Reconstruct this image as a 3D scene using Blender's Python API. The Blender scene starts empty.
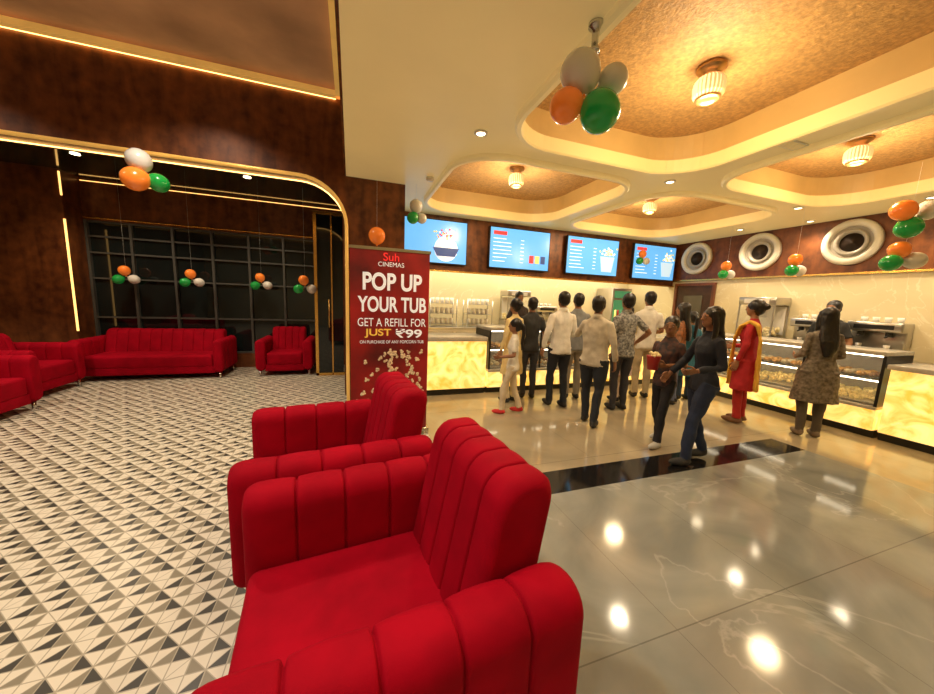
import bpy, bmesh, math, random
from mathutils import Vector, Matrix
from mathutils import noise as mnoise
from mathutils.bvhtree import BVHTree
random.seed(3)
S=bpy.context.scene
COL=S.collection
# ---------------- camera
F=335.0
psi=math.radians(19.2); th=math.radians(8.0); rho=math.radians(2.3)
Fh=Vector((math.sin(psi),math.cos(psi),0)); R0=Vector((math.cos(psi),-math.sin(psi),0)); Zv=Vector((0,0,1))
fw=Fh*math.cos(th)-Zv*math.sin(th); U0=Fh*math.sin(th)+Zv*math.cos(th)
cr=R0*math.cos(rho)+U0*math.sin(rho); cu=-R0*math.sin(rho)+U0*math.cos(rho)
cd=bpy.data.cameras.new('camera'); cam=bpy.data.objects.new('camera',cd); COL.objects.link(cam)
cd.sensor_width=36; cd.lens=F/934*36; cd.clip_start=0.02
m=Matrix((cr,cu,-fw)).transposed().to_4x4(); m.translation=Vector((0,0,1.5)); cam.matrix_world=m
S.camera=cam
S.view_settings.view_transform='Standard'
try: S.view_settings.look='None'
except: pass
S.view_settings.exposure=0.68
w=bpy.data.worlds.new('world'); S.world=w; w.use_nodes=True
w.node_tree.nodes['Background'].inputs[0].default_value=(1,.75,.5,1); w.node_tree.nodes['Background'].inputs[1].default_value=.05

# ---------------- materials
def P(name,col,rough=.5,metal=0,nz=None,bump=None,emit=None,sheen=0,coat=0,alpha=1,stretch=None,spec=None):
    m=bpy.data.materials.new(name); m.use_nodes=True; nt=m.node_tree; b=nt.nodes['Principled BSDF']
    b.inputs['Base Color'].default_value=(*col,1); b.inputs['Roughness'].default_value=rough; b.inputs['Metallic'].default_value=metal
    if spec is not None: b.inputs['Specular IOR Level'].default_value=spec
    if sheen: b.inputs['Sheen Weight'].default_value=sheen
    if coat: b.inputs['Coat Weight'].default_value=coat
    b.inputs['Alpha'].default_value=alpha
    if nz or bump:
        tc=nt.nodes.new('ShaderNodeTexCoord'); mp=nt.nodes.new('ShaderNodeMapping'); nt.links.new(tc.outputs['Object'],mp.inputs[0])
        if stretch: mp.inputs['Scale'].default_value=stretch
    if nz:
        n=nt.nodes.new('ShaderNodeTexNoise'); n.inputs['Scale'].default_value=nz[0]; n.inputs['Detail'].default_value=6
        nt.links.new(mp.outputs[0],n.inputs['Vector'])
        r=nt.nodes.new('ShaderNodeValToRGB'); a=nz[1]
        c2=nz[2] if len(nz)>2 else tuple(min(1,c*(1+a)) for c in col)
        r.color_ramp.elements[0].position=.35; r.color_ramp.elements[1].position=.68
        r.color_ramp.elements[0].color=(*[c*(1-a) for c in col],1); r.color_ramp.elements[1].color=(*c2,1)
        nt.links.new(n.outputs['Fac'],r.inputs[0]); nt.links.new(r.outputs[0],b.inputs['Base Color'])
        if emit: nt.links.new(r.outputs[0],b.inputs['Emission Color'])
    if bump:
        n2=nt.nodes.new('ShaderNodeTexNoise'); n2.inputs['Scale'].default_value=bump[0]; n2.inputs['Detail'].default_value=4
        nt.links.new(mp.outputs[0],n2.inputs['Vector'])
        bp=nt.nodes.new('ShaderNodeBump'); bp.inputs['Strength'].default_value=bump[1]; bp.inputs['Distance'].default_value=.02
        nt.links.new(n2.outputs['Fac'],bp.inputs['Height']); nt.links.new(bp.outputs[0],b.inputs['Normal'])
    if emit:
        if not nz: b.inputs['Emission Color'].default_value=(*emit[0],1)
        b.inputs['Emission Strength'].default_value=emit[1]
    return m
class NB:
    def __init__(s,m): s.nt=m.node_tree
    def M(s,op,a,b=None,c=None):
        n=s.nt.nodes.new('ShaderNodeMath'); n.operation=op
        for i,x in enumerate((a,b,c)):
            if x is None: continue
            if isinstance(x,(int,float)): n.inputs[i].default_value=x
            else: s.nt.links.new(x,n.inputs[i])
        return n.outputs[0]
    def mix(s,f,a,b):
        n=s.nt.nodes.new('ShaderNodeMix'); n.data_type='RGBA'
        for i,x in ((0,f),(6,a),(7,b)):
            if isinstance(x,(int,float)): n.inputs[i].default_value=x
            elif isinstance(x,tuple): n.inputs[i].default_value=(*x,1)
            else: s.nt.links.new(x,n.inputs[i])
        return n.outputs[2]
    def pos(s):
        g=s.nt.nodes.new('ShaderNodeNewGeometry'); x=s.nt.nodes.new('ShaderNodeSeparateXYZ'); s.nt.links.new(g.outputs['Position'],x.inputs[0])
        s.g=g.outputs['Position']; return x.outputs
    def noise(s,scale,detail=5,dist=0,vec=None):
        n=s.nt.nodes.new('ShaderNodeTexNoise'); n.inputs['Scale'].default_value=scale; n.inputs['Detail'].default_value=detail; n.inputs['Distortion'].default_value=dist
        s.nt.links.new(vec or s.g,n.inputs['Vector']); return n.outputs['Fac']
def mosaic():
    m=P('mosaic_tile',(.7,.68,.6),.32); b=m.node_tree.nodes['Principled BSDF']; N=NB(m); o=N.pos()
    s=.07
    u=N.M('ADD',N.M('DIVIDE',o[0],s),200); v=N.M('ADD',N.M('DIVIDE',o[1],s),200)
    fu=N.M('FRACT',u); fv=N.M('FRACT',v); i=N.M('FLOOR',u); j=N.M('FLOOR',v)
    p=N.M('MODULO',N.M('ADD',i,j),2)
    x=N.M('ABSOLUTE',N.M('SUBTRACT',p,fu))
    tri=N.M('GREATER_THAN',x,fv)
    q=N.M('MODULO',N.M('ADD',i,N.M('FLOOR',N.M('DIVIDE',j,2))),2)
    hole=N.M('LESS_THAN',N.M('MODULO',N.M('ADD',N.M('MULTIPLY',i,2),N.M('MULTIPLY',j,3)),8),.5)
    dark=N.mix(q,(.040,.037,.030),(.22,.19,.13))
    wh=(.66,.60,.48)
    c=N.mix(N.M('MULTIPLY',tri,N.M('SUBTRACT',1,hole)),wh,dark)
    g=N.M('MINIMUM',N.M('MINIMUM',fu,N.M('SUBTRACT',1,fu)),N.M('MINIMUM',fv,N.M('SUBTRACT',1,fv)))
    dg=N.M('ABSOLUTE',N.M('SUBTRACT',x,fv))
    g=N.M('MINIMUM',g,dg)
    gl=N.M('LESS_THAN',g,.035)
    c=N.mix(gl,c,(.36,.32,.24))
    m.node_tree.links.new(c,b.inputs['Base Color']); return m
def marble_floor():
    m=P('polished_marble',(.3,.3,.26),.09); b=m.node_tree.nodes['Principled BSDF']; N=NB(m); o=N.pos()
    n1=N.noise(1.3,9,1.0); n2=N.noise(.7,7,1.2)
    vein=N.M('MAXIMUM',0,N.M('SUBTRACT',1,N.M('MULTIPLY',N.M('ABSOLUTE',N.M('SUBTRACT',n2,.5)),110)))
    nf=N.M('MULTIPLY',N.M('SUBTRACT',n1,.3),2.2)
    base=N.mix(nf,(.165,.172,.155),(.32,.325,.29))
    base=N.mix(N.M('MULTIPLY',vein,.35),base,(.46,.46,.42))
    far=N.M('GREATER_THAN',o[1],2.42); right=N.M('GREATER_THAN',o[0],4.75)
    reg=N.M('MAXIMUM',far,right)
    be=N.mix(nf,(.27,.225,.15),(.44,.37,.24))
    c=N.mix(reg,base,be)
    def line(c_,s,off):
        f=N.M('FRACT',N.M('ADD',N.M('DIVIDE',c_,s),off)); return N.M('LESS_THAN',f,.004)
    ln=N.M('MAXIMUM',line(o[0],.8,100.2),line(o[1],1.6,100.4))
    c=N.mix(N.M('MULTIPLY',ln,.5),c,(.05,.045,.035))
    st=N.M('MULTIPLY',N.M('MULTIPLY',N.M('GREATER_THAN',o[1],2.1),N.M('LESS_THAN',o[1],2.42)),N.M('LESS_THAN',o[0],4.75))
    c=N.mix(st,c,(.010,.009,.009))
    m.node_tree.links.new(c,b.inputs['Base Color']); return m
def brownwall():
    m=P('rust_panel',(.1,.03,.012),.38,.25); b=m.node_tree.nodes['Principled BSDF']; N=NB(m); o=N.pos()
    mp=m.node_tree.nodes.new('ShaderNodeMapping'); mp.inputs['Scale'].default_value=(3,3,.5); m.node_tree.links.new(N.g,mp.inputs[0])
    n=N.noise(2.5,8,.6,mp.outputs[0]); n2=N.noise(9,6,0)
    f=N.M('MULTIPLY',N.M('ADD',n,n2),.5)
    f=N.M('MULTIPLY',N.M('SUBTRACT',f,.35),3.2)
    c=N.mix(f,(.062,.016,.005),(.23,.072,.019))
    m.node_tree.links.new(c,b.inputs['Base Color']); return m
def creammarble():
    m=P('cream_marble',(.6,.5,.3),.25); b=m.node_tree.nodes['Principled BSDF']; N=NB(m); N.pos()
    n1=N.noise(.8,6,1.5); n2=N.noise(.9,6,2.5)
    vein=N.M('LESS_THAN',N.M('ABSOLUTE',N.M('SUBTRACT',n2,.5)),.007)
    c=N.mix(n1,(.60,.51,.30),(.74,.65,.42)); c=N.mix(N.M('MULTIPLY',vein,.4),c,(.85,.8,.62))
    m.node_tree.links.new(c,b.inputs['Base Color']); return m
def alabaster():
    m=P('backlit_onyx',(.8,.5,.15),.15); b=m.node_tree.nodes['Principled BSDF']; N=NB(m); N.pos()
    n=N.noise(4,8,1.5); f=N.M('MULTIPLY',N.M('SUBTRACT',n,.35),3.2)
    c=N.mix(f,(.85,.43,.05),(1.0,.76,.26)); L=m.node_tree.links
    L.new(c,b.inputs['Base Color']); L.new(c,b.inputs['Emission Color']); b.inputs['Emission Strength'].default_value=.74; return m
MOS=mosaic(); MAR=marble_floor(); BRN=brownwall(); CRM=creammarble(); ONY=alabaster()
CEIL=P('cream_ceiling_added_glow',(.80,.63,.27),.4,nz=(1,.04),emit=((1,1,1),.12))  # self-glow added to the cream colour in place of bounced light
COFS=P('coffer_side',(.58,.39,.15),.4,nz=(3,.06))
GOLDCEIL=P('gold_leaf',(.52,.31,.12),.55,.05,nz=(34,.22),bump=(60,.5))
GOLD=P('gold_trim',(.80,.48,.12),.25,.9,nz=(5,.1))
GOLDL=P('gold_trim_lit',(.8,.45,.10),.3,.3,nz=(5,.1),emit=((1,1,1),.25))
BRASS=P('brass',(.55,.33,.14),.3,.9,nz=(5,.1))
LED=P('led_strip',(1,.6,.2),.5,emit=((1,.55,.15),1.4))
LED2=P('arch_and_added_led',(1,.6,.2),.5,emit=((1,.55,.15),3.5))
LEDW=P('lamp_glow',(1,.8,.5),.5,emit=((1,.78,.45),5))
RIBG=P('ribbed_lamp_glass',(1,.8,.5),.15,emit=((1,.60,.27),1.1))
RIBD=P('ribbed_lamp_groove',(.8,.45,.2),.2,emit=((1,.5,.2),.45))
RED=P('red_velvet',(.30,.0005,.010),.8,nz=(6,.15),bump=(260,.08),spec=.08)
CHROME=P('chrome',(.6,.58,.55),.2,1,nz=(3,.05))
BLACK=P('black_plastic',(.012,.012,.012),.35,nz=(5,.2))
DGLASS=P('night_window_glass',(.008,.012,.012),.04,nz=(2,.2))
MULL=P('window_mullion',(.07,.07,.065),.4,.1,nz=(4,.1))
DARKC=P('dark_glossy_ceiling',(.014,.026,.014),.08,nz=(2,.3))
UPCEIL=P('copper_ceiling_added_glow',(.46,.24,.10),.5,.1,nz=(1.2,.25),bump=(6,.1),emit=((1,1,1),.09))  # faint glow added to the copper colour where little light reaches
WHITE=P('white_plastic',(.75,.73,.68),.4,nz=(4,.03))
QUARTZ=P('quartz_slab',(.5,.47,.40),.2,nz=(20,.08))
STEEL=P('stainless_steel',(.5,.48,.44),.28,.9,nz=(4,.05))
GLASS=P('clear_glass',(.8,.85,.8),.03,alpha=.10,nz=(2,.02))
BB_W=P('balloon_white',(.70,.68,.64),.22,nz=(3,.03),coat=.3)
BB_O=P('balloon_orange',(.95,.24,.03),.22,nz=(3,.05),coat=.3,emit=((1,1,1),.06))  # faint glow put into the orange to keep it bright in shade
BB_G=P('balloon_green',(.008,.30,.05),.2,nz=(3,.05),coat=.3,emit=((1,1,1),.05))  # slight glow put into the green, as for the orange
POPC=P('popcorn',(.85,.70,.38),.7,nz=(40,.25),bump=(60,.5))
def PE(n,c,s): return P(n,c,.4,emit=(c,s))

# ---------------- mesh builder
class MB:
    def __init__(s): s.v=[];s.f=[];s.mi=[];s.sm=[]; s.M=Matrix.Identity(4)
    def add(s,vs,fs,m=0,smooth=False):
        k=len(s.v); s.v+=[s.M@Vector(p) for p in vs]
        for i,f in enumerate(fs):
            s.f.append([a+k for a in f]); s.mi.append(m[i] if isinstance(m,list) else m); s.sm.append(smooth)
    def box(s,x0,x1,y0,y1,z0,z1,m=0,b=0,seg=2):
        if b<=0:
            s.add([(x,y,z) for x in(x0,x1) for y in(y0,y1) for z in(z0,z1)],[(0,1,3,2),(4,6,7,5),(0,4,5,1),(2,3,7,6),(0,2,6,4),(1,5,7,3)],m); return
        bm=bmesh.new(); bmesh.ops.create_cube(bm,size=1)
        for v in bm.verts: v.co=Vector(((x0+x1)/2+v.co.x*(x1-x0),(y0+y1)/2+v.co.y*(y1-y0),(z0+z1)/2+v.co.z*(z1-z0)))
        bmesh.ops.bevel(bm,geom=bm.edges[:],offset=b,segments=seg,profile=.5,affect='EDGES')
        bm.verts.index_update(); s.add([v.co.copy() for v in bm.verts],[[v.index for v in f.verts] for f in bm.faces],m,seg>1); bm.free()
    def rings(s,rs,m=0,smooth=True,cap=True):
        n=len(rs[0]); vs=[p for r in rs for p in r]; fs=[]
        for i in range(len(rs)-1):
            for j in range(n): fs.append((i*n+j,i*n+(j+1)%n,(i+1)*n+(j+1)%n,(i+1)*n+j))
        if cap: fs.append(list(range(n))[::-1]); fs.append([(len(rs)-1)*n+j for j in range(n)])
        s.add(vs,fs,m,smooth)
    def tube(s,pts,rad,m=0,n=10,step=None,smooth=True,flat=None):
        pts=[Vector(p) for p in pts]
        if not isinstance(rad,(list,tuple)): rad=[rad]*len(pts)
        if step:
            P2=[];R2=[]
            for i in range(len(pts)-1):
                k=max(1,int((pts[i+1]-pts[i]).length/step))
                for q in range(k): t=q/k; P2.append(pts[i].lerp(pts[i+1],t)); R2.append(rad[i]*(1-t)+rad[i+1]*t)
            P2.append(pts[-1]);R2.append(rad[-1]); pts,rad=P2,R2
        d0=(pts[1]-pts[0]).normalized(); a=Vector((0,1,0)) if abs(d0.y)<.8 else Vector((1,0,0))
        a=(a-d0*a.dot(d0)).normalized(); rs=[]
        for i,p in enumerate(pts):
            d=(pts[min(i+1,len(pts)-1)]-pts[max(i-1,0)]).normalized(); a=(a-d*a.dot(d)).normalized(); b=d.cross(a)
            fa=flat or 1
            rs.append([p+(a*math.cos(2*math.pi*j/n)*fa+b*math.sin(2*math.pi*j/n))*rad[i] for j in range(n)])
        s.rings(rs,m,smooth)
    def ell(s,c,r,m=0,nu=16,nv=10,Mr=None,clampz=None):
        c=Vector(c); rs=[]
        for i in range(nv+1):
            t=math.pi*(i+.02 if i==0 else (i-.02 if i==nv else i))/nv
            ring=[]
            for j in range(nu):
                q=Vector((r[0]*math.sin(t)*math.cos(2*math.pi*j/nu),r[1]*math.sin(t)*math.sin(2*math.pi*j/nu),-r[2]*math.cos(t)))
                if Mr: q=Mr@q
                q=c+q
                if clampz is not None: q.z=max(clampz,q.z)
                ring.append(q)
            rs.append(ring)
        s.rings(rs,m)
    def lathe(s,prof,c,m=0,n=24,rib=0,smooth=True,axis='Z',cap=True):
        rs=[]
        for r,z in prof:
            ring=[]
            for j in range(n):
                rr=r*(1-rib*(j%2)); a=2*math.pi*j/n
                q=(rr*math.cos(a),rr*math.sin(a),z)
                if axis=='X': q=(z,rr*math.cos(a),rr*math.sin(a))
                if axis=='Y': q=(rr*math.cos(a),z,rr*math.sin(a))
                ring.append(Vector(c)+Vector(q))
            rs.append(ring)
        s.rings(rs,m,smooth,cap)
    def build(s,name,mats,loc=None,rotz=0,parent=None,recalc=True):
        me=bpy.data.meshes.new(name); me.from_pydata([tuple(v) for v in s.v],[],s.f)
        for mm in mats: me.materials.append(mm)
        me.polygons.foreach_set('material_index',s.mi); me.polygons.foreach_set('use_smooth',s.sm)
        if recalc:
            bm=bmesh.new(); bm.from_mesh(me); bmesh.ops.recalc_face_normals(bm,faces=bm.faces); bm.to_mesh(me); bm.free()
        me.update()
        o=bpy.data.objects.new(name,me); COL.objects.link(o)
        if loc is not None: o.location=loc
        o.rotation_euler[2]=rotz
        if parent: o.parent=parent
        return o
def BOX(name,x0,x1,y0,y1,z0,z1,mat,b=0):
    q=MB(); q.box(x0,x1,y0,y1,z0,z1,0,b); return q.build(name,[mat])
def empty(name,loc=(0,0,0)):
    e=bpy.data.objects.new(name,None); COL.objects.link(e); e.location=loc; e.empty_display_size=.1; return e

# ---------------- room shell
BOX('floor',-6.6,.8,-4,7.8,-.1,0,MOS)
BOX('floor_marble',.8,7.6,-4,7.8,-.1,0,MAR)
BOX('wall_left',-6.7,-6.5,-4,7.8,0,4.1,BRN)
BOX('wall_rear',-6.5,7.4,-4.2,-4,0,4.1,CRM)
BOX('wall_back',-.1,7.6,7.6,7.8,0,3.2,CRM)
BOX('wall_right',7.4,7.6,-4,7.6,0,2.15,CRM)
BOX('wall_right_band',7.37,7.6,-4,7.6,2.15,3.05,BRN)
BOX('trim_right',7.35,7.37,-4,6.2,2.13,2.16,GOLD)
BOX('wall_fascia',.0,7.37,6.2,6.35,2.02,3.05,BRN)
BOX('trim_fascia',.0,7.37,6.17,6.2,2.0,2.03,GOLD)
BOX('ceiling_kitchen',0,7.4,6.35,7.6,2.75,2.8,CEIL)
def rrect(x0,x1,y0,y1,r,n=10):
    out=[]
    for cx,cy,a0 in((x1-r,y1-r,0),(x0+r,y1-r,90),(x0+r,y0+r,180),(x1-r,y0+r,270)):
        for k in range(n+1):
            a=math.radians(a0+90*k/n); out.append((cx+r*math.cos(a),cy+r*math.sin(a)))
    return out
coffers=[(1.32,3.52,.75,3.05),(3.95,6.3,.75,3.05),(1.1,3.4,3.42,5.7),(3.8,6.2,3.42,5.7)]
cu_=bpy.data.curves.new('c','CURVE'); cu_.dimensions='2D'; cu_.fill_mode='BOTH'
def spl(pts):
    sp=cu_.splines.new('POLY'); sp.points.add(len(pts)-1); sp.use_cyclic_u=True
    for i,p in enumerate(pts): sp.points[i].co=(p[0],p[1],0,1)
spl([(-.05,-4),(7.4,-4),(7.4,6.25),(-.05,6.25)])
for c in coffers: spl(rrect(*c,.5))
tmp=bpy.data.objects.new('t',cu_); COL.objects.link(tmp)
dg=bpy.context.evaluated_depsgraph_get(); me=bpy.data.meshes.new_from_object(tmp.evaluated_get(dg)); bpy.data.objects.remove(tmp)
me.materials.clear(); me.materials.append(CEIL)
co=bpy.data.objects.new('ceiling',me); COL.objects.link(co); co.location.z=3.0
for c in coffers:
    q=MB(); x0,x1,y0,y1=c
    def rr(e,z,r=.5): return [Vector((x,y,z)) for x,y in rrect(x0+e,x1-e,y0+e,y1-e,r-e)]
    q.rings([rr(-.055,3.005),rr(-.055,2.965),rr(-.035,2.945),rr(0,2.945),rr(.012,2.96),rr(.012,3.08)],0,False,False)
    q.rings([rr(.012,3.08),rr(-.07,3.08),rr(-.07,3.11)],0,False,False)
    q.rings([rr(-.07,3.11),rr(-.06,3.34)],1,False,False)
    r_=rr(-.06,3.34); q.add(r_,[list(range(len(r_)))],2)
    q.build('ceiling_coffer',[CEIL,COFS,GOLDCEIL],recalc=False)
# left zone
BOX('ceiling_upper',-6.6,-.05,-4,5.1,3.95,4.05,UPCEIL)
BOX('wall_ceiling_drop',-.07,-.05,-4,4.8,3.0,3.95,BRN)
BOX('ceiling_roof',-.05,7.6,-4,7.8,3.95,4.05,BRN)
BOX('ceiling_alcove',-6.5,.0,5.1,7.6,3.24,3.3,DARKC)
q=MB(); q.box(-6.5,-.05,4.8,5.1,2.93,3.95,0)
fr=[(-.05,2.93)]+[(-.6+.55*math.sin(math.radians(a)),2.38+.55*math.cos(math.radians(a))) for a in range(0,91,9)]
q.rings([[Vector((x,4.8,z)) for x,z in fr],[Vector((x,5.1,z)) for x,z in fr]],0,False)
q.build('wall_beam',[BRN])
BOX('wall_pillar',-.05,.70,4.8,5.25,0,3.0,BRN)
BOX('wall_kitchen_side',-.1,.0,5.25,7.6,0,3.24,BRN)
q=MB(); path=[(-6.5,4.79,2.93),(-.6,4.79,2.93)]+[(-.6+.55*math.sin(math.radians(a)),4.79,2.38+.55*math.cos(math.radians(a))) for a in range(9,91,9)]+[(-.05,4.79,0.02)]
q.tube(path,.022,0,8); q.build('trim_arch',[GOLDL])
q=MB(); q.tube([(x,5.0,z-.010) for x,y,z in path[:-1]]+[(-.07,5.0,1.9)],.007,0,6); q.build('trim_arch_led',[LED2])
q=MB(); q.box(-6.5,-.07,4.70,4.77,3.86,3.92,0); q.box(-.16,-.075,-4,4.77,3.86,3.92,0); q.box(-6.5,-.16,4.775,4.79,3.86,3.87,1)  # last box: extra glowing strip added to light the beam top
q.build('trim_upper_gold',[GOLDL,LED2])
# window wall
q=MB(); q.box(-6.5,-.1,7.6,7.75,2.58,3.3,0); q.box(-.66,-.1,7.6,7.75,0,2.58,0); q.box(-6.5,-.66,7.6,7.75,0,.28,0); q.box(-6.5,-4.35,7.6,7.75,.28,2.58,0)
q.build('wall_window',[BRN])
BOX('wall_left_block',-6.5,-4.22,7.2,7.6,0,3.24,BRN)
BOX('trim_led_left',-4.22,-4.20,7.18,7.2,.75,2.5,LED)
BOX('trim_led_block',-4.22,-4.205,7.18,7.2,2.85,3.2,LED)
BOX('trim_led_right',-.66,-.65,7.57,7.6,.3,2.6,LED)
BOX('trim_led_top',-4.2,-.1,7.59,7.6,3.19,3.20,LED)
BOX('trim_gold_sill',-4.2,-.66,7.57,7.6,2.60,2.615,GOLD)
q=MB(); q.box(-4.35,-.66,7.66,7.68,.28,2.58,0); q.build('window_pane',[DGLASS])
q=MB()
for i in range(7):
    x=-4.20+i*3.53/6; q.box(x-.018,x+.018,7.6,7.66,.28,2.58,0)
for z in(.3,.95,1.62,2.05,2.32,2.56): q.box(-4.35,-.66,7.61,7.655,z-.014,z+.014,0)
q.build('window_frame',[MULL])
# glass door leaf between window and pillar
q=MB(); q.box(-.62,-.57,6.62,6.68,0,2.9,1); q.box(-.57,-.14,6.64,6.66,.05,2.9,0); q.box(-.34,-.32,6.62,6.68,0,2.9,1); q.box(-.62,-.1,6.62,6.68,2.88,2.93,1); q.box(-.62,-.1,6.62,6.68,0,.05,1); q.tube([(-.38,6.6,.9),(-.38,6.6,1.4)],.012,1,8)
q.build('trim_glass_side_panel',[DGLASS,GOLD])

# ---------------- portholes
PHI=P('porthole_ring',(.62,.58,.48),.3,.0,nz=(4,.05)); PHD=P('porthole_recess',(.05,.03,.02),.3,.1,nz=(4,.1)); PHC=P('porthole_grey',(.34,.31,.26),.3,.1,nz=(4,.1))
for y in(3.17,4.42,5.66,1.9):
    q=MB()
    q.lathe([(.26,0),(.345,0),(.345,-.05),(.33,-.075),(.27,-.075),(.25,-.05),(.24,0)],(7.37,y,2.62),0,44,axis='X',cap=False)
    q.lathe([(.25,-.03),(.20,-.012)],(7.37,y,2.62),2,44,axis='X',cap=False)
    q.lathe([(.20,-.012),(.20,-.04),(.185,-.05),(.15,-.04),(.14,-.012)],(7.37,y,2.62),2,44,axis='X',cap=False)
    q.lathe([(.14,-.012),(.12,-.006),(.01,-.004)],(7.37,y,2.62),1,30,axis='X')
    q.build('porthole_window',[PHI,PHD,PHC])

# ---------------- lamps and lights
def light(name,type_,loc,power,col=(1,.72,.42),size=.1,rot=None,spot=None,blend=.6):
    l=bpy.data.lights.new(name,type_); l.energy=power; l.color=col
    if type_=='AREA':
        if isinstance(size,tuple): l.shape='RECTANGLE'; l.size=size[0]; l.size_y=size[1]
        else: l.size=size
    else: l.shadow_soft_size=size
    if type_=='SPOT': l.spot_size=math.radians(spot or 120); l.spot_blend=blend
    o=bpy.data.objects.new(name,l); COL.objects.link(o); o.location=loc
    if rot: o.rotation_euler=rot
    return o
for (x,y) in((2.62,2.1),(5.1,2.28),(2.2,4.5),(4.85,4.7)):
    q=MB(); z=3.34
    q.lathe([(.10,z),(.10,z-.025),(.07,z-.04),(.055,z-.06),(.05,z-.07)],(x,y,0),0,28)
    k0=len(q.f)
    q.lathe([(.05,z-.07),(.085,z-.085),(.105,z-.11),(.11,z-.15),(.105,z-.20),(.09,z-.225)],(x,y,0),1,48,rib=.08,smooth=False)
    for i_ in range(k0,len(q.f)):
        if (i_-k0)%2: q.mi[i_]=2
    q.lathe([(.088,z-.222),(.088,z-.235),(.06,z-.245),(.055,z-.235),(.03,z-.228)],(x,y,0),0,28)
    q.build('ceiling_lamp',[BRASS,RIBG,RIBD])
    light('coffer_light','POINT',(x,y,z-.40),31,(1,.74,.41),.15)
for x,y in((1.12,3.07),(3.62,3.25),(6.08,3.25),(7.1,3.6),(.55,.6),(3.73,-.6),(6.8,1.2),(2,-2.4),(6.85,2.3),(6.85,4.5)):  # last two are lamps added to brighten the counter
    q=MB(); q.lathe([(.06,3.0),(.06,2.99),(.045,2.985),(.042,2.992)],(x,y,0),0,20); q.lathe([(.04,2.992),(.038,2.988),(.01,2.988)],(x,y,0),1,16)
    q.build('real_and_added_downlight',[WHITE,LEDW]); light('real_and_added_beam','SPOT',(x,y,2.97),50,(1,.80,.54),.08,spot=130)
for x,y,p in((-1.2,1.2,115),(-4.0,1.2,110),(-1.6,3.6,130),(-4.0,3.6,130),(-2.4,-1.5,110)):  # lamps and housings added to brighten the left sofas and mosaic
    q=MB(); q.lathe([(.07,3.95),(.07,3.935),(.05,3.93),(.048,3.94)],(x,y,0),0,20); q.lathe([(.045,3.94),(.043,3.936),(.01,3.936)],(x,y,0),1,16)
    q.build('real_and_added_downlight',[GOLD,LEDW]); light('real_and_added_beam','SPOT',(x,y,3.9),p,(1,.86,.68),.06,spot=130)
for x,y in((-3.5,6.3),(-1.5,6.3)):  # two more added lamps, lighting the window alcove
    q=MB(); q.lathe([(.05,3.24),(.05,3.23),(.035,3.226),(.01,3.226)],(x,y,0),0,20); q.build('real_and_added_downlight',[LEDW]); light('real_and_added_beam','SPOT',(x,y,3.2),75,(1,.78,.52),.05,spot=135)
light('kitchen_light','AREA',(3.7,6.95,2.7),95,(1,.86,.60),(6.5,.7))
q=MB(); q.lathe([(.05,3.0),(.05,2.97),(.03,2.955),(.01,2.955)],(.95,4.39,0),0,20); q.build('smoke_detector',[WHITE])
vx,vy=3.73,2.13
q=MB(); q.box(vx-.15,vx+.15,vy-.06,vy+.06,2.985,3.0,0,.004)
for i in range(6): q.box(vx-.13,vx+.13,vy-.05+i*.017,vy-.042+i*.017,2.98,2.986,1)
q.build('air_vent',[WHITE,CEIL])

# ---------------- upholstered seating
def rprof(u0,u1,w0,w1,r,ins,n=6):
    u0+=ins;u1-=ins;w0+=ins;w1-=ins; r=max(.004,min(r,(u1-u0)/2-.001,(w1-w0)/2-.001)); out=[]
    for cx,cy,a0 in((u1-r,w1-r,0),(u0+r,w1-r,90),(u0+r,w0+r,180),(u1-r,w0+r,270)):
        for k in range(n+1):
            a=math.radians(a0+90*k/n); out.append((cx+r*math.cos(a),cy+r*math.sin(a)))
    return out
def stations(a0,a1,nch,groove=.011,R=.04):
    L=a1-a0; cw=L/nch; st=[]
    for c in range(nch):
        for t in(0,.015,.03,.05,.09,.16,.27,.4,.5,.6,.73,.84,.91,.95,.97,.985):
            x=(c+t)*cw; d=min(t,1-t)*cw
            g=groove*math.exp(-(d/.0045)**2)+.006*(1-math.sin(math.pi*t)**.5)
            if c==0 and t<.25: g=.003
            if c==nch-1 and t>.75: g=.003
            e=min(x,L-x); ce=R-math.sqrt(max(0,R*R-(R-e)**2)) if e<R else 0
            st.append((a0+x,g+ce*.9))
    st.append((a1,.003+R*.9))
    return st
def seating(name,loc,rot,W=.98,D=1.0,arm=.70,back=.95,seat=.42,at=.19,nback=5,ncush=1,narm=5):
    """front faces local -X"""
    q=MB(); h=W/2; f=-D/2; bk=D/2
    for sgn in(-1,1):
        y0,y1=(-h,-h+at) if sgn<0 else(h-at,h)
        q.rings([[Vector((a,u,w)) for u,w in rprof(y0,y1,.10,arm,.08,i)] for a,i in stations(f,bk-.06,narm)],0)
    lean=.16
    def bp(a,i):
        out=[]
        for u,w in rprof(0,.24,.16,back,.08,i,6):
            t=(w-.16)/(back-.16); out.append(Vector((bk-.40+u*(1-.12*t)+lean*t,a,w)))
        return out
    q.rings([bp(a,i) for a,i in stations(-h+at+.004,h-at-.004,nback)],0)
    cw=(W-2*at)/ncush
    for k in range(ncush):
        y0=-h+at+k*cw
        q.box(f+.02,bk-.30,y0+.004,y0+cw-.004,.20,seat,0,.04,4)
    q.box(f+.03,bk-.1,-h+at-.02,h-at+.02,.09,.21,0,.01)
    for x in(f+.07,bk-.14):
        for y in(-h+.07,h-.07):
            q.lathe([(.014,0),(.018,.01),(.024,.11)],(x,y,0),1,12)
    return q.build(name,[RED,CHROME],(loc[0],loc[1],0),math.radians(rot))
seating('armchair',(.13,1.12),6,W=1.02,D=1.02,arm=.71)
seating('armchair',(-.07,2.17),7,W=1.0,D=1.04,arm=.71)
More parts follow.
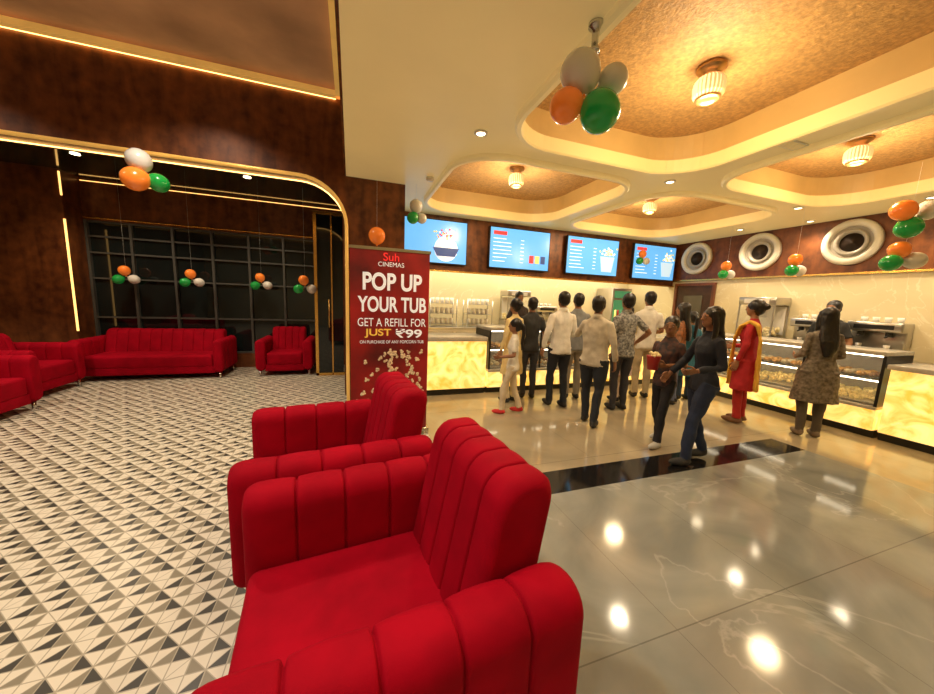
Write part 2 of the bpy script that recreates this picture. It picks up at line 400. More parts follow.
seating('sofa',(-3.08,7.10),90,W=2.0,D=.88,arm=.66,back=.78,seat=.40,nback=11,ncush=1,at=.15)
seating('armchair',(-1.15,7.11),90,W=.93,D=.86,arm=.66,back=.84,at=.17)
seating('armchair',(-4.24,6.08),180,W=.96,D=.9,arm=.66,back=.80,at=.17)
seating('sofa',(-3.98,4.52),180,W=1.75,D=.9,arm=.66,back=.80,at=.17,nback=8,ncush=1)

# ---------------- text helper
def txt(body,cx,y,cz,wd,ht,mat,parent,name='lettering',bold=0.0):
    c=bpy.data.curves.new(name,'FONT'); c.body=body; c.align_x='CENTER'; c.align_y='CENTER'; c.size=1; c.offset=bold; c.materials.append(mat)
    o=bpy.data.objects.new(name,c); COL.objects.link(o)
    bpy.context.view_layer.update(); d=o.dimensions
    sx=wd/max(d.x,.01); sy=ht/max(d.y,.01)
    bb=[Vector(v) for v in o.bound_box]; mx=(min(v.x for v in bb)+max(v.x for v in bb))/2; my=(min(v.y for v in bb)+max(v.y for v in bb))/2
    o.scale=(sx,sy,1); o.rotation_euler=(math.radians(90),0,0); o.location=(cx-mx*sx,y,cz-my*sy); o.parent=parent
    return o
# ---------------- banner
TW=PE('print_white',(.9,.9,.88),.18); TY=PE('print_yellow',(.9,.55,.08),.15); TR=PE('print_red',(.8,.03,.03),.3)
BANR=P('banner_print',(.19,.008,.009),.5,nz=(1.6,.5,(.46,.012,.012)))
PCW=P('print_popcorn',(.8,.62,.4),.6,nz=(60,.3))
bn=empty('standing_banner',(.39,3.58,0))
q=MB(); q.box(-.42,.42,-.06,.08,.0,.07,1,.012); q.box(-.4,.4,-.006,.0,.07,1.97,0); q.box(-.41,.41,-.012,.008,1.96,1.99,1); q.tube([(0,.05,.07),(0,.03,1.97)],.012,1,8)
q.box(-.40,-.34,-.1,.1,0,.02,1); q.box(.34,.40,-.1,.1,0,.02,1)
q.build('frame_and_print',[BANR,CHROME],parent=bn)
T=lambda *a,**k: txt(*a,parent=bn,**k)
T('Suh',.0,-.009,1.90,.16,.08,TR,bold=.01); T('CINEMAS',.0,-.009,1.825,.26,.045,TW)
T('POP UP',.02,-.009,1.65,.60,.18,TW,bold=.03); T('YOUR TUB',.02,-.009,1.42,.70,.16,TW,bold=.026)
T('GET A REFILL FOR',.02,-.009,1.235,.70,.085,TW,bold=.0); T('JUST',-.13,-.009,1.12,.27,.095,TY,bold=.02)
T('\u20b999',.19,-.009,1.12,.28,.095,TW,bold=.02); T('ON PURCHASE OF ANY POPCORN TUB',.02,-.009,1.03,.66,.032,TW)
q=MB()
for i in range(330):
    x=random.gauss(.08,.16); z=.14+abs(random.gauss(0,.36))
    if abs(x)>.36 or z>.94: continue
    for k in range(4): q.ell((x+random.uniform(-.018,.018),-.009,z+random.uniform(-.018,.018)),(.013,.003,.013),0,8,5)
q.build('popcorn_print',[PCW],parent=bn)

# ---------------- menu screens
SB=P('screen_blue',(.12,.42,.85),.2,emit=((.12,.42,.85),.6)); SB2=PE('screen_light',(.55,.75,.9),.5); SWH=PE('screen_white',(.95,.95,.95),.55); SRD=PE('screen_red',(.8,.05,.05),.5); SYL=PE('screen_yellow',(.85,.7,.2),.5); SNV=PE('screen_navy',(.03,.08,.3),.3)
for k,(x0,x1) in enumerate(((.73,2.05),(2.49,3.82),(4.22,5.56),(5.98,7.24))):
    e=empty('menu_screen',((x0+x1)/2,6.12,2.52)); q=MB(); hw=(x1-x0)/2; hh=.39
    q.box(-hw,hw,-.02,.04,-hh,hh,0,.006); q.box(-.2,.2,.04,.079,-.15,.15,0); q.box(-hw+.02,hw-.02,-.024,-.02,-hh+.02,hh-.02,1)
    y=-.026
    if k==0:
        q.lathe([(.22,-.026),(.22,-.03),(.19,-.03),(.19,-.034),(.01,-.034)],(.25,0,-.12),3,28,axis='Y')
        for i in range(40): q.ell((.25+random.gauss(0,.1),-.034,.12+random.gauss(0,.08)),(.018,.003,.016),random.choice([3,4,5,2]),6,4)
        q.add([(.0,-.035,-.1),(.5,-.035,-.1),(.42,-.035,-.25),(.08,-.035,-.25)],[(0,1,2,3)],6)
    else:
        q.box(-hw+.08,-hw+.36,y-.002,y,.24,.31,4)
        for r in range(7):
            z=.17-r*.07; q.box(-hw+.08,-hw+.08+random.uniform(.25,.42),y-.002,y,z-.006,z+.006,3); q.box(.0,.07,y-.002,y,z-.006,z+.006,3)
        if k>1:
            q.add([(.24,y-.004,-.3),(.50,y-.004,-.3),(.56,y-.004,.02),(.18,y-.004,.02)],[(0,1,2,3)],2)
            for i in range(50): q.ell((.37+random.gauss(0,.08),y-.006,.06+abs(random.gauss(0,.07))),(.024,.003,.022),5 if i%2 else 3,6,4)
        else:
            for i in range(3): q.box(.2+i*.13,.3+i*.13,y-.004,y-.002,-.25,-.10,[4,5,6][i])
    q.build('panel',[BLACK,SB,SB2,SWH,SRD,SYL,SNV],parent=e)

# ---------------- counters
def counter(name,x0,x1,y0,y1):
    q=MB(); q.box(x0+.06,x1-.0,y0+.06,y1,0,.10,2); q.box(x0+.02,x1,y0+.02,y1,.10,.86,0,.004); q.box(x0-.02,x1,y0-.02,y1+.0,.86,.93,1,.008)
    return q.build(name,[ONY,QUARTZ,BLACK])
counter('service_counter',.74,2.05,4.9,5.5)
FOOD=[P('snack_golden',(.7,.35,.08),.6,nz=(20,.3)),P('snack_brown',(.3,.12,.04),.6,nz=(20,.3)),P('snack_cream',(.75,.6,.35),.6,nz=(20,.2))]
CL=PE('case_led',(1,.85,.6),6)
PCL=P('popcorn_added_glow',(.85,.58,.18),.7,nz=(40,.25),bump=(60,.5),emit=((1,1,1),.15))  # popcorn colour with the case light put in as a glow
def case_(name,L,loc,rot,top=1.12,dep=.62,pop=False):
    q=MB(); q.box(0,L,.06,dep,0,.10,2); q.box(0,L,.0,dep,.10,.36,0,.004); q.box(0,L,-.02,dep,.36,.40,1,.004); q.box(0,L,-.02,dep,top-.05,top,1,.006)
    q.box(0,.03,0,dep,.40,top-.05,2); q.box(L-.03,L,0,dep,.40,top-.05,2); q.box(0,L,dep-.03,dep,.4,top-.05,1)
    n=max(1,round(L/.9))
    for i in range(1,n): q.box(L*i/n-.012,L*i/n+.012,0,.03,.4,top-.05,2)
    q.box(.03,L-.03,.004,.012,.40,top-.05,3)
    q.box(.03,L-.03,.04,.06,top-.07,top-.05,7); q.box(.03,L-.03,.04,.055,.70,.715,7)
    for z in(.42,.72):
        q.box(.03,L-.03,.05,dep-.03,z,z+.012,2 if z>.5 else 1)
        if pop and z<.5:
            for i in range(420):
                xx=random.uniform(.06,L-.06); yy=random.uniform(.07,dep-.08); q.ell((xx,yy,.45+random.uniform(0,.10)+.03*math.sin(xx*6)),(.03,.03,.025),8,6,4)
            continue
        x=.10
        while x<L-.1:
            c=random.choice([4,5,6])
            for yy in(.14,.28,.42):
                q.ell((x,yy,z+.05),(.045,.05,.035),c,10,6)
            x+=.115
    return q.build(name,[ONY,QUARTZ,BLACK,GLASS,*FOOD,CL,PCL],loc,math.radians(rot))
case_('glass_display_case',1.9,(2.08,4.9,0),0,1.08)
counter('snack_counter',4.0,6.03,4.9,5.5)
case_('popcorn_display_case',2.3,(6.05,4.40,0),-90,1.08,pop=True)
q=MB(); q.box(6.11,6.66,-1.5,2.06,0,.1,2); q.box(6.07,6.66,-1.5,2.06,.1,.88,0,.004); q.box(6.03,6.68,-1.5,2.08,.88,.94,1,.008); q.build('backlit_counter',[ONY,QUARTZ,BLACK])
q=MB(); q.box(6.07,6.66,4.43,5.5,.0,.88,0,.004); q.box(6.05,6.68,4.42,5.5,.88,.94,1,.006); q.build('corner_counter',[ONY,QUARTZ])
q=MB(); q.box(.1,6.2,7.0,7.58,0,.86,0); q.box(.08,6.22,6.97,7.59,.86,.9,1,.005)
for i in range(9): q.box(.15+i*.67,.15+i*.67+.62,6.985,7.0,.08,.8,2,.004)
q.build('kitchen_worktop',[WHITE,STEEL,QUARTZ])
MRED=P('machine_red',(.45,.02,.02),.35,nz=(3,.1))
def popmachine(loc,rot=0,s=1):
    q=MB(); q.box(-.3,.3,-.22,.22,0,.16,2,.01); q.box(-.3,.3,-.22,.22,.72,.86,2,.02)
    for x in(-.29,.27):
        for y in(-.21,.19): q.box(x,x+.02,y,y+.02,.16,.72,2)
    q.box(-.28,.28,-.215,-.21,.16,.72,3); q.box(-.05,.05,-.05,.05,.5,.62,2,.01); q.box(-.26,.26,.17,.18,.2,.7,1)
    q.box(-.2,.2,-.225,-.22,.75,.83,1)
    for i in range(90): q.ell((random.uniform(-.24,.24),random.uniform(-.17,.15),.18+random.uniform(0,.13)),(.035,.035,.03),4,7,5)
    return q.build('popcorn_machine',[MRED,WHITE,STEEL,GLASS,POPC],loc,rot)
def coffee(loc,rot=0):
    q=MB(); q.box(-.28,.28,-.16,.16,.04,.12,0,.01); q.box(-.28,.28,.0,.16,.12,.42,0,.02); q.box(-.28,.28,-.15,.16,.38,.52,0,.02)
    for x in(-.14,.14):
        q.tube([(x,-.08,.38),(x,-.08,.32)],.035,1,12); q.tube([(x,-.08,.33),(x,-.17,.31)],.012,1,8); q.lathe([(.025,.12),(.035,.2)],(x,-.08,0),2,14)
    q.box(-.2,.2,-.155,-.15,.42,.48,1)
    for x in(-.24,.24):
        for y in(-.13,.13): q.tube([(x,y,0),(x,y,.04)],.015,1,8)
    for i in range(4): q.lathe([(.03,.52),(.038,.59)],(-.18+i*.12,.05,0),2,12)
    return q.build('coffee_machine',[STEEL,BLACK,WHITE],loc,rot)
def rack(loc,rot=0):
    q=MB()
    for x in(-.3,.3):
        for y in(-.15,.15): q.tube([(x,y,0),(x,y,.6)],.012,0,8)
    for z in(.05,.28,.5):
        q.box(-.3,.3,-.15,.15,z,z+.01,0)
        for i in range(5): q.lathe([(.035,z+.01),(.045,z+.13)],(-.22+i*.11,0,0),1,12)
    return q.build('cup_rack',[STEEL,WHITE],loc,rot)
rack((2.75,7.25,.9)); rack((1.9,7.25,.9)); coffee((1.1,7.25,.9)); popmachine((3.7,7.27,.9)); coffee((4.5,7.25,.9))
q=MB(); q.box(7.09,7.38,-1,4.9,0,.86,0); q.box(7.07,7.39,-1,4.9,.86,.9,1,.005)
for i in range(8): q.box(7.08,7.09,-.95+i*.73,-.95+i*.73+.68,.08,.8,2,.004)
q.build('beverage_worktop',[WHITE,STEEL,QUARTZ])
R9=math.radians(-90)
popmachine((7.16,4.1,.9),R9); coffee((7.22,3.35,.9),R9); coffee((7.22,2.65,.9),R9); rack((7.23,1.7,.9),R9)
FG=PE('fridge_glow',(.06,.28,.14),.2)
q=MB(); q.box(0,.62,0,.6,0,1.95,7,.015); q.box(.05,.57,-.012,0,.25,1.65,1); q.box(.05,.57,-.016,-.012,1.7,1.88,1)
for z in(.3,.6,.9,1.2):
    q.box(.06,.56,-.016,-.012,z,z+.012,2)
    for i in range(6): q.tube([(.1+i*.084,-.035,z+.012),(.1+i*.084,-.035,z+.2)],[.026,.018],[4,5,6][i%3],8)
q.box(.54,.56,-.05,-.012,.7,1.2,2)
q.build('drink_refrigerator',[BLACK,FG,STEEL,SRD,SYL,MRED,FG,STEEL],(6.28,6.95,0))
WD=P('door_wood',(.16,.05,.02),.35,nz=(4,.3),stretch=(6,6,1))
q=MB(); q.box(7.34,7.39,5.16,5.22,0,2.02,0); q.box(7.34,7.39,6.05,6.11,0,2.02,0); q.box(7.34,7.39,5.16,6.11,2.02,2.08,0); q.box(7.37,7.39,5.22,6.05,.0,2.02,1); q.box(7.355,7.37,5.42,5.85,1.2,1.8,2); q.tube([(7.33,5.3,.95),(7.33,5.3,1.1)],.012,3,8)
q.build('door_1',[WD,P('door_leaf',(.05,.02,.012),.4,nz=(4,.3)),P('door_glass',(.1,.09,.07),.1,nz=(3,.1)),STEEL])

# ---------------- balloons
def balloons(cx,cy,cz,items,ztop,r=.115,mount=False):
    q=MB(); mi={'w':0,'o':1,'g':2}
    for (c,dx,dy,dz,s) in items:
        R=r*s; rs=[]
        p=Vector((cx+dx,cy+dy,cz+dz)); ax=Vector((dx,dy,dz)); ax=ax.normalized() if ax.length>.01 else Vector((0,0,1))
        rot=Vector((0,0,1)).rotation_difference(ax).to_matrix()
        for i in range(15):
            t=math.pi*min(max(i,.05),14)/14; z=-math.cos(t)
            rad=R*math.sin(t)*(1.0-.10*(1-z)*.5)
            zz=R*1.0*z-(R*.08 if i==0 else 0)
            if i==14: rad=R*.02
            rs.append([p+rot@Vector((rad*math.cos(2*math.pi*j/20),rad*math.sin(2*math.pi*j/20),zz)) for j in range(20)])
        q.rings(rs,mi[c])
        b=p+rot@Vector((0,0,-R*1.06)); q.tube([b,p+rot@Vector((0,0,-R*1.16))],[.006,.014],mi[c],8)
        q.tube([b,(cx,cy,cz)],.0015,3,5)
    q.tube([(cx,cy,cz),(cx,cy,ztop)],.001,3,5)
    if mount: q.lathe([(.04,ztop),(.04,ztop-.02),(.02,ztop-.03),(.016,ztop-.12),(.03,ztop-.125),(.03,ztop-.14)],(cx,cy,0),4,18)
    return q.build('balloon_cluster',[BB_W,BB_O,BB_G,WHITE,CHROME])
balloons(1.25,1.70,2.65,[('w',-.06,.02,.095,1.2),('w',.12,-.02,.08,.88),('o',-.12,.04,-.07,1.0),('g',.03,-.05,-.11,1.2)],2.99,.092,True)
balloons(-2.05,4.72,2.68,[('w',-.06,0,.14,1),('o',-.08,-.05,-.06,1.05),('g',.07,.05,-.05,.85)],2.90,.118)
C3=[('o',-.02,0,.10,1),('g',-.10,-.02,-.05,.95),('w',.10,.0,-.04,.95)]
balloons(5.2,1.85,2.45,[('o',-.10,.02,.08,1.05),('w',.12,-.05,.09,1),('g',.0,.0,-.07,1.1)],2.99,.095)
balloons(5.27,1.87,2.08,[('o',-.04,.02,.09,1.0),('w',.08,-.05,-.01,1),('g',-.12,.03,-.04,1)],2.35,.086)
balloons(6.35,4.3,2.18,C3,2.99,.085); balloons(5.95,3.1,2.14,C3,2.99,.085)
balloons(.32,4.62,2.25,[('o',0,0,.02,1)],2.99,.11)
balloons(.83,4.68,2.62,[('w',.0,0,.09,1),('g',-.04,0,-.06,.9),('w',.08,.02,-.05,.8)],2.99,.09)
balloons(6.1,5.95,2.55,C3,2.99,.085) 
for x in(-3.6,-2.68,-1.6,-.75): balloons(x,7.35 if x<-1 else 6.45,1.66 if x<-1 else 1.62,C3,3.23,.085)

# ---------------- people
SK1=P('skin_brown',(.30,.14,.07),.55,nz=(8,.08)); HAIR=P('black_hair',(.008,.006,.005),.4,nz=(40,.3),stretch=(6,6,1)); EYW=P('eye_white',(.45,.42,.38),.3,nz=(4,.02)); LIP=P('lips',(.22,.06,.05),.5,nz=(9,.05))
_mc={}
def cloth(c,pat=None):
    k=(c,pat)
    if k not in _mc:
        if pat: _mc[k]=P('printed_cloth',c,.8,nz=(pat[0],.2,pat[1]),bump=(90,.1))
        else: _mc[k]=P('woven_cloth',c,.8,nz=(12,.10),bump=(60,.15))
    return _mc[k]
def hand(q,w,d,n,t,s,curl,m):
    d=d.normalized(); n=(n-d*n.dot(d)).normalized(); t=(t-d*t.dot(d)-n*t.dot(n)).normalized()
    rs=[]
    for a,hw,hth in((-.03,.024,.022),(0,.026,.018),(.02,.032,.016),(.045,.040,.015),(.075,.042,.013),(.088,.038,.010)):
        rs.append([w+(d*a+t*hw*math.cos(2*math.pi*j/12)+n*hth*math.sin(2*math.pi*j/12))*s for j in range(12)])
    q.rings(rs,m)
    for k,L in enumerate((.070,.080,.074,.058)):
        o=w+(d*.08+t*(.031-.0205*k))*s; c=curl*(1+.12*k); pts=[o]; a=c*.4
        for l in(.45,.32,.26):
            pts.append(pts[-1]+(d*math.cos(a)+n*math.sin(a))*L*l*s); a+=c
        q.tube(pts,[.0092*s,.0088*s,.008*s,.006*s],m,8)
    o=w+(d*.022+t*.028)*s; p1=o+(d*.6+t*.6+n*.25).normalized()*.036*s; p2=p1+(d*.85+t*.25+n*.35).normalized()*.030*s; p3=p2+(d*.9+n*.4).normalized()*.022*s
    q.tube([o,p1,p2,p3],[.013*s,.011*s,.0095*s,.0065*s],m,8)
ARM={'down':((.245,-.02,1.14),(.26,.05,.90)),'hold':((.235,-.03,1.14),(.10,.21,1.14)),'hold1':((.23,-.02,1.13),(.16,.23,1.08)),
 'phone':((.22,.04,1.15),(.10,.26,1.28)),'hip':((.36,-.06,1.2),(.23,.05,1.03)),'back':((.26,-.10,1.15),(.08,-.17,.98)),'raise':((.30,.14,1.22),(.18,.30,1.36)),
 'reach':((.24,.12,1.18),(.22,.36,1.2)),'swingf':((.24,.07,1.15),(.25,.24,.98)),'swingb':((.25,-.12,1.16),(.27,-.17,.92))}
PEN={0:.009,1:0,2:.003,3:.006,4:.004,5:0}
def person(name,x,y,yaw,H,top=(.8,.8,.75),bot=(.02,.02,.03),shoe=(.02,.02,.02),pat=None,sleeve='short',kind='shirt',la='down',ra='down',stride=0,hair='short',turn=0,tilt=0,acc=None,accc=(.8,.5,.05),hs=1.0,wd=1.0,female=False,vox=.011,shoulder=1.0,collar=False,bpat=None):
    s=H/1.75; q=MB()
    sh=(.170 if not female else .145)*shoulder
    for sg,fy in((-1,stride),(1,-stride)):
        ank=Vector((sg*.085,fy,.085)); hip=Vector((sg*.085*wd,0,.92)); kn=(ank+hip)/2+Vector((sg*.005,.035+abs(fy)*.15,.01))
        heel=.03 if fy<-.1 else 0
        ank.z+=heel
        q.tube([hip,hip.lerp(kn,.35),hip.lerp(kn,.75),kn,kn.lerp(ank,.3),kn.lerp(ank,.7),ank+Vector((0,0,.0))],[.098*wd,.088*wd,.071*wd,.061,.060,.053,.050],3,14,.03)
        q.tube([kn.lerp(ank,.85),ank,(ank.x,ank.y,.05+heel)],[.034,.034,.036],0,10,.03)
        q.ell((ank.x+sg*.008,ank.y+.055,.042+heel*.6),(.046,.135,.045),4,14,10,clampz=.004)
        q.ell((ank.x,ank.y-.01,.06+heel),(.042,.055,.045),4,12,8,clampz=.004)
    def body(rows,m):
        R=[]
        for i in range(len(rows)-1):
            a,b=rows[i],rows[i+1]; n=max(1,int(abs(b[0]-a[0])/.03))
            for k in range(n):
                t=k/n; R.append([a[j]*(1-t)+b[j]*t for j in range(4)])
        R.append(rows[-1]); rs=[]
        for z,rx,ry,cy in R:
            rs.append([Vector((rx*math.cos(2*math.pi*j/24),cy+ry*math.sin(2*math.pi*j/24)*(1+.08*math.cos(4*math.pi*j/24)),z)) for j in range(24)])
        q.rings(rs,m)
    w=wd
    if female: up=[(.98,.155*w,.112,.0),(1.07,.124*w,.094,.0),(1.14,.120*w,.094,.0),(1.26,.138*w,.117,.012),(1.34,.144*w,.103,.005),(1.40,sh*.98,.082,-.005),(1.435,sh*.80,.068,-.01),(1.465,.078,.058,-.01),(1.495,.052,.050,-.008)]
    else: up=[(.98,.156*w,.115,.0),(1.07,.145*w,.108,.0),(1.16,.150*w,.112,.0),(1.29,.170*w,.122,.005),(1.36,sh*1.03,.105,0),(1.41,sh*.95,.085,-.005),(1.445,sh*.75,.072,-.01),(1.475,.085,.062,-.01),(1.505,.058,.053,-.008)]
    if kind=='shirt': hem=[(.84,.172*w,.128,0),(.90,.170*w,.126,0)]
    elif kind=='kurta': hem=[(.50,.215*w,.165,0),(.7,.195*w,.15,0),(.90,.178*w,.132,0)]
    else: hem=[(.84,.170*w,.127,0),(.90,.166*w,.122,0)]
    body(hem+up,2)
    body([(.80,.140*w,.104,0),(.88,.146*w,.106,0),(.98,.13*w,.09,0)],3)
    hands=[]
    for sg,pose in((-1,la),(1,ra)):
        e,wr=ARM[pose]; e=Vector((sg*(e[0]-.19+sh+.015),e[1],e[2])); wr=Vector((sg*(wr[0]-(.19-sh-.015 if pose in('down','swingf','swingb') else 0)),wr[1],wr[2])); shp=Vector((sg*sh*.95,-.005,1.385))
        mid=shp.lerp(e,.5); k=.9 if female else 1
        if sleeve=='short':
            q.tube([shp+Vector((-sg*.03,0,.015)),shp,mid,shp.lerp(e,.74)],[.045*k,.055*k,.055*k,.056*k],2,12,.025); q.tube([mid,e,e.lerp(wr,.3),wr],[.042*k,.038*k,.039*k,.026],0,12,.025)
        else:
            q.tube([shp+Vector((-sg*.03,0,.015)),shp,mid,e,e.lerp(wr,.35),e.lerp(wr,.90)],[.045*k,.055*k,.052*k,.046*k,.043*k,.034],2,12,.025); q.tube([e.lerp(wr,.8),wr],[.026,.025],0,10,.025)
        hands.append((sg,pose,e,wr))
    q.tube([(0,-.012,1.44),(0,.0,1.54),(0,.006,1.58)],[.050 if female else .056,.045 if female else .052,.046],0,14,.02)
    if collar: q.tube([(0,-.012,1.47),(0,-.01,1.515)],[.076,.066],2,16,.02)
    Rh=Matrix.Rotation(math.radians(turn),3,'Z')@Matrix.Rotation(math.radians(tilt),3,'X')
    def hp(p): return Vector((0,0,1.54))+Rh@((Vector(p)-Vector((0,0,1.54)))*hs)
    def he(c,r,m,nu=20,nv=14): q.ell(hp(c),[a*hs for a in r],m,nu,nv,Mr=Rh)
    he((0,.008,1.645),(.074,.092,.104),0); he((0,.038,1.587),(.056,.056,.056),0); he((0,.078,1.575),(.024,.02,.018),0,10,8)
    he((0,.104,1.622),(.012,.019,.014),0,10,8); he((0,.098,1.642),(.008,.011,.024),0,8,8)
    for sg in(-1,1): he((sg*.078,.004,1.625),(.009,.018,.028),0,8,8); he((sg*.03,.083,1.658),(.022,.012,.008),0,8,6)
    he((0,-.018,1.676),(.087,.099,.095),1); he((0,-.05,1.63),(.076,.062,.080),1)
    if hair=='long':
        rs=[]
        for z,rx,ry,cy in((1.70,.07,.05,-.05),(1.62,.088,.055,-.05),(1.52,.092,.05,-.062),(1.42,.10,.045,-.085),(1.32,.10,.042,-.115),(1.22,.085,.035,-.13),(1.12,.05,.025,-.13)):
            rs.append([hp((rx*math.cos(2*math.pi*j/18),cy+ry*math.sin(2*math.pi*j/18),1.54+(z-1.54)/hs)) for j in range(18)])
        q.rings(rs,1)
        for sg in(-1,1): q.tube([hp((sg*.06,.02,1.71)),hp((sg*.085,.01,1.62)),hp((sg*.088,.0,1.5)),hp((sg*.09,.02,1.40))],[.03,.028,.028,.016],1,10,.02)
    elif hair=='pony':
        q.tube([hp((0,-.09,1.68)),hp((0,-.14,1.64)),hp((0,-.145,1.5)),hp((0,-.13,1.36)),hp((0,-.13,1.24))],[.025,.032,.034,.028,.012],1,12,.02)
    elif hair=='bun': he((0,-.12,1.67),(.045,.04,.045),1,12,10)
    if acc=='dupatta':
        q.tube([(-.10,.16,.55),(-.11,.155,.9),(-.10,.16,1.2),(-.12,.10,1.39),(-.115,0,1.46),(-.11,-.09,1.41),(-.10,-.14,1.2),(-.09,-.15,.85),(-.09,-.17,.5)],[.06,.055,.05,.05,.05,.05,.055,.06,.065],5,12,.025,flat=.38)
    me=bpy.data.meshes.new('tmp'); me.from_pydata([tuple(v) for v in q.v],[],q.f)
    bm=bmesh.new(); bm.from_mesh(me); bmesh.ops.recalc_face_normals(bm,faces=bm.faces); bm.to_mesh(me); bm.free()
    trees={}
    for L_ in set(q.mi): trees[L_]=BVHTree.FromPolygons(q.v,[f for f,mm in zip(q.f,q.mi) if mm==L_])
    ob=bpy.data.objects.new('tmp',me); COL.objects.link(ob)
    r=ob.modifiers.new('r','REMESH'); r.mode='VOXEL'; r.voxel_size=vox
    sm=ob.modifiers.new('s','SMOOTH'); sm.factor=.5; sm.iterations=2
    bpy.context.view_layer.update(); dg=bpy.context.evaluated_depsgraph_get(); m2=bpy.data.meshes.new_from_object(ob.evaluated_get(dg))
    g=MB(); lab=[]
    for p in m2.polygons:
        best=0;bd=9
        for L_,t in trees.items():
            h_=t.find_nearest(p.center,.12)
            if h_[3] is not None and h_[3]+PEN[L_]<bd: bd=h_[3]+PEN[L_]; best=L_
        lab.append(best)
    vl={}
    for p,l in zip(m2.polygons,lab):
        for v in p.vertices: vl[v]=l
    vs=[]
    sd=random.random()*50
    for v in m2.vertices:
        c=v.co.copy(); l=vl.get(v.index,0)
        if l in(2,3,5):
            nn=mnoise.noise(Vector((c.x*9+sd,c.y*9,c.z*6)))*.014+mnoise.noise(Vector((c.x*20,c.y*20+sd,c.z*14)))*.006
            c+=v.normal*nn
        elif l==1:
            c+=v.normal*mnoise.noise(Vector((c.x*60+sd,c.y*60,c.z*18)))*.004
        c.z=max(c.z,0.0); vs.append(c)
    g.add(vs,[list(p.vertices) for p in m2.polygons],lab,True)
    bpy.data.objects.remove(ob)
    for sg,pose,e,wr in hands:
        d=(wr-e).normalized()
        if pose in('down','swingf','swingb','back'): n=Vector((-sg,.1,0)); t=Vector((0,1,0)); cl=.38
        else: n=Vector((-sg*.8,.3,.3)); t=Vector((0,0,1)); cl=.6
        if pose in('hold','phone'): d=(d+Vector((-sg*.2,.5,.1))).normalized()
        hand(g,wr,d,n,t,1.0,cl,0)
    for sg in(-1,1):
        g.ell(hp((sg*.030,.0905,1.640)),(.011*hs,.005*hs,.0048*hs),6,10,8,Mr=Rh); g.ell(hp((sg*.030,.0940,1.640)),(.0055*hs,.003*hs,.0046*hs),1,8,6,Mr=Rh)
        g.ell(hp((sg*.031,.096,1.662)),(.019*hs,.004*hs,.0035*hs),1,10,6,Mr=Rh)
    g.ell(hp((0,.0905,1.592)),(.021*hs,.008*hs,.006*hs),7,10,6,Mr=Rh)
    for i in range(len(g.v)): g.v[i]=g.v[i]*s
    mats=[SK1,HAIR,cloth(top,pat),cloth(bot,bpat),cloth(shoe),cloth(accc),EYW,LIP]
    return g.build(name,mats,(x,y,0),math.radians(yaw),recalc=False)
# yaw: 0 faces +Y (away from camera); +90 faces -X; -90 faces +X
person('girl_in_white_top',2.03,3.94,60,1.26,(.75,.72,.62),(.62,.52,.35),(.55,.03,.03),female=True,hair='pony',la='hold1',ra='down',stride=.16,hs=1.1,wd=.85)
person('woman_in_yellow_kurta',2.26,4.42,20,1.54,(.75,.60,.28),(.6,.5,.3),female=True,hair='bun',kind='kurta',sleeve='long')
person('man_in_black_shirt',2.62,4.55,-15,1.57,(.03,.03,.03),(.04,.04,.05),wd=.92)
person('man_in_white_shirt',2.84,4.08,-5,1.66,(.78,.76,.70),(.012,.016,.025),stride=.07,ra='hold1',la='down',sleeve='long',collar=True)
person('man_in_grey_shirt',3.32,4.38,-20,1.66,(.22,.23,.24),(.3,.26,.2),sleeve='long')
person('man_in_beige_shirt',2.83,3.34,-55,1.60,(.60,.54,.42),(.015,.02,.03),pat=(14,(.63,.58,.47)),sleeve='long',la='raise',ra='down',stride=.10,wd=1.12,collar=True)
person('man_in_patterned_shirt',3.66,3.74,-10,1.67,(.10,.10,.11),(.03,.03,.04),pat=(34,(.42,.42,.40)),collar=True,ra='hip')
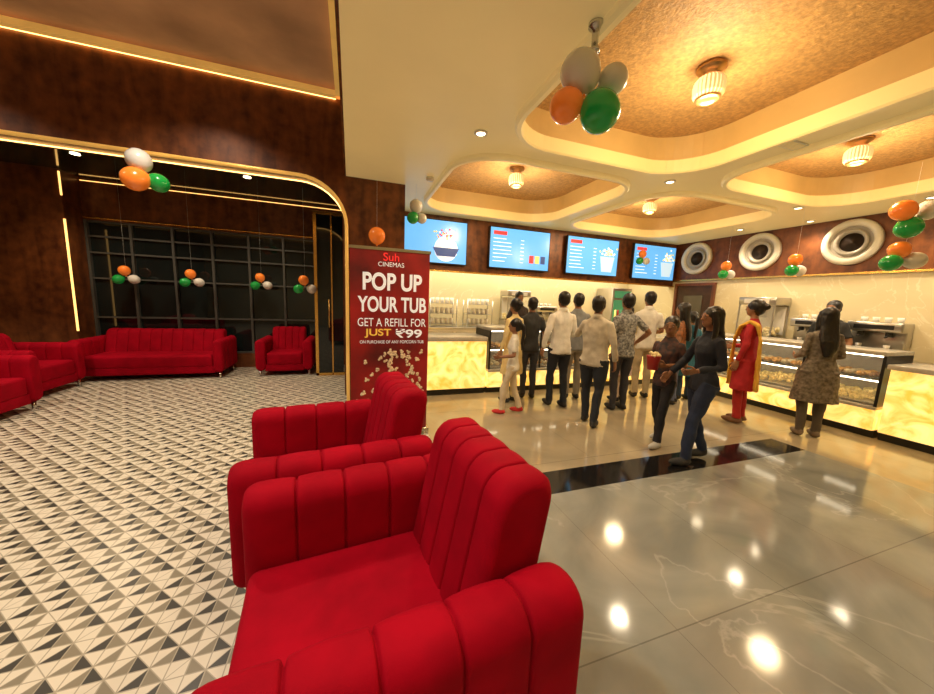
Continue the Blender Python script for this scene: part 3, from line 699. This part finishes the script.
person('woman_in_printed_kurta',4.02,4.10,10,1.50,(.55,.28,.26),(.6,.5,.4),female=True,kind='kurta',pat=(40,(.8,.72,.66)),hair='long')
person('man_in_light_shirt',4.55,4.20,-25,1.74,(.74,.72,.65),(.5,.42,.28),ra='hold1',collar=True,wd=.95)
person('woman_in_orange_top',4.80,3.80,30,1.58,(.5,.18,.05),(.1,.12,.2),female=True,hair='long',pat=(30,(.15,.08,.05)))
person('girl_in_teal_dress',5.22,3.95,-20,1.45,(.03,.16,.24),(.03,.06,.12),female=True,hair='pony',kind='kurta')
person('boy_in_dark_shirt',3.22,2.66,100,1.39,(.03,.035,.05),(.015,.015,.02),(.45,.45,.42),pat=(24,(.12,.05,.04)),la='hold',ra='hold',stride=.16,hs=1.08,vox=.008,turn=20,wd=.9,shoulder=.92)
person('girl_in_navy_jacket',3.2,2.23,75,1.52,(.010,.013,.025),(.015,.026,.065),(.03,.03,.03),kind='jacket',female=True,hair='long',sleeve='long',la='hold1',ra='swingf',stride=.17,turn=-10,vox=.008)
person('woman_in_red_suit',4.97,2.93,15,1.64,(.42,.012,.02),(.45,.02,.02),(.2,.1,.05),kind='kurta',female=True,hair='bun',sleeve='long',acc='dupatta',accc=(.75,.42,.05),la='down',ra='hold1',wd=1.1)
person('woman_in_grey_kurta',5.31,2.36,-40,1.57,(.12,.095,.07),(.10,.08,.06),(.2,.15,.1),kind='kurta',female=True,hair='long',sleeve='long',pat=(30,(.25,.21,.16)),la='hold1',ra='hold1',wd=1.2)
person('cashier_in_black_uniform',6.87,3.02,90,1.70,(.02,.02,.02),(.02,.02,.02),la='down',ra='down')
person('cook_in_dark_uniform',3.2,6.1,180,1.70,(.03,.02,.02),(.02,.02,.02),la='hold1')
q=MB(); q.lathe([(.05,0),(.068,.14),(.07,.145)],(0,0,0),0,24)
for i in range(30): q.ell((random.uniform(-.045,.045),random.uniform(-.045,.045),.145+random.uniform(0,.03)),(.016,.016,.014),1,7,5)
q.build('popcorn_tub',[MRED,POPC],(2.975,2.62,.857))
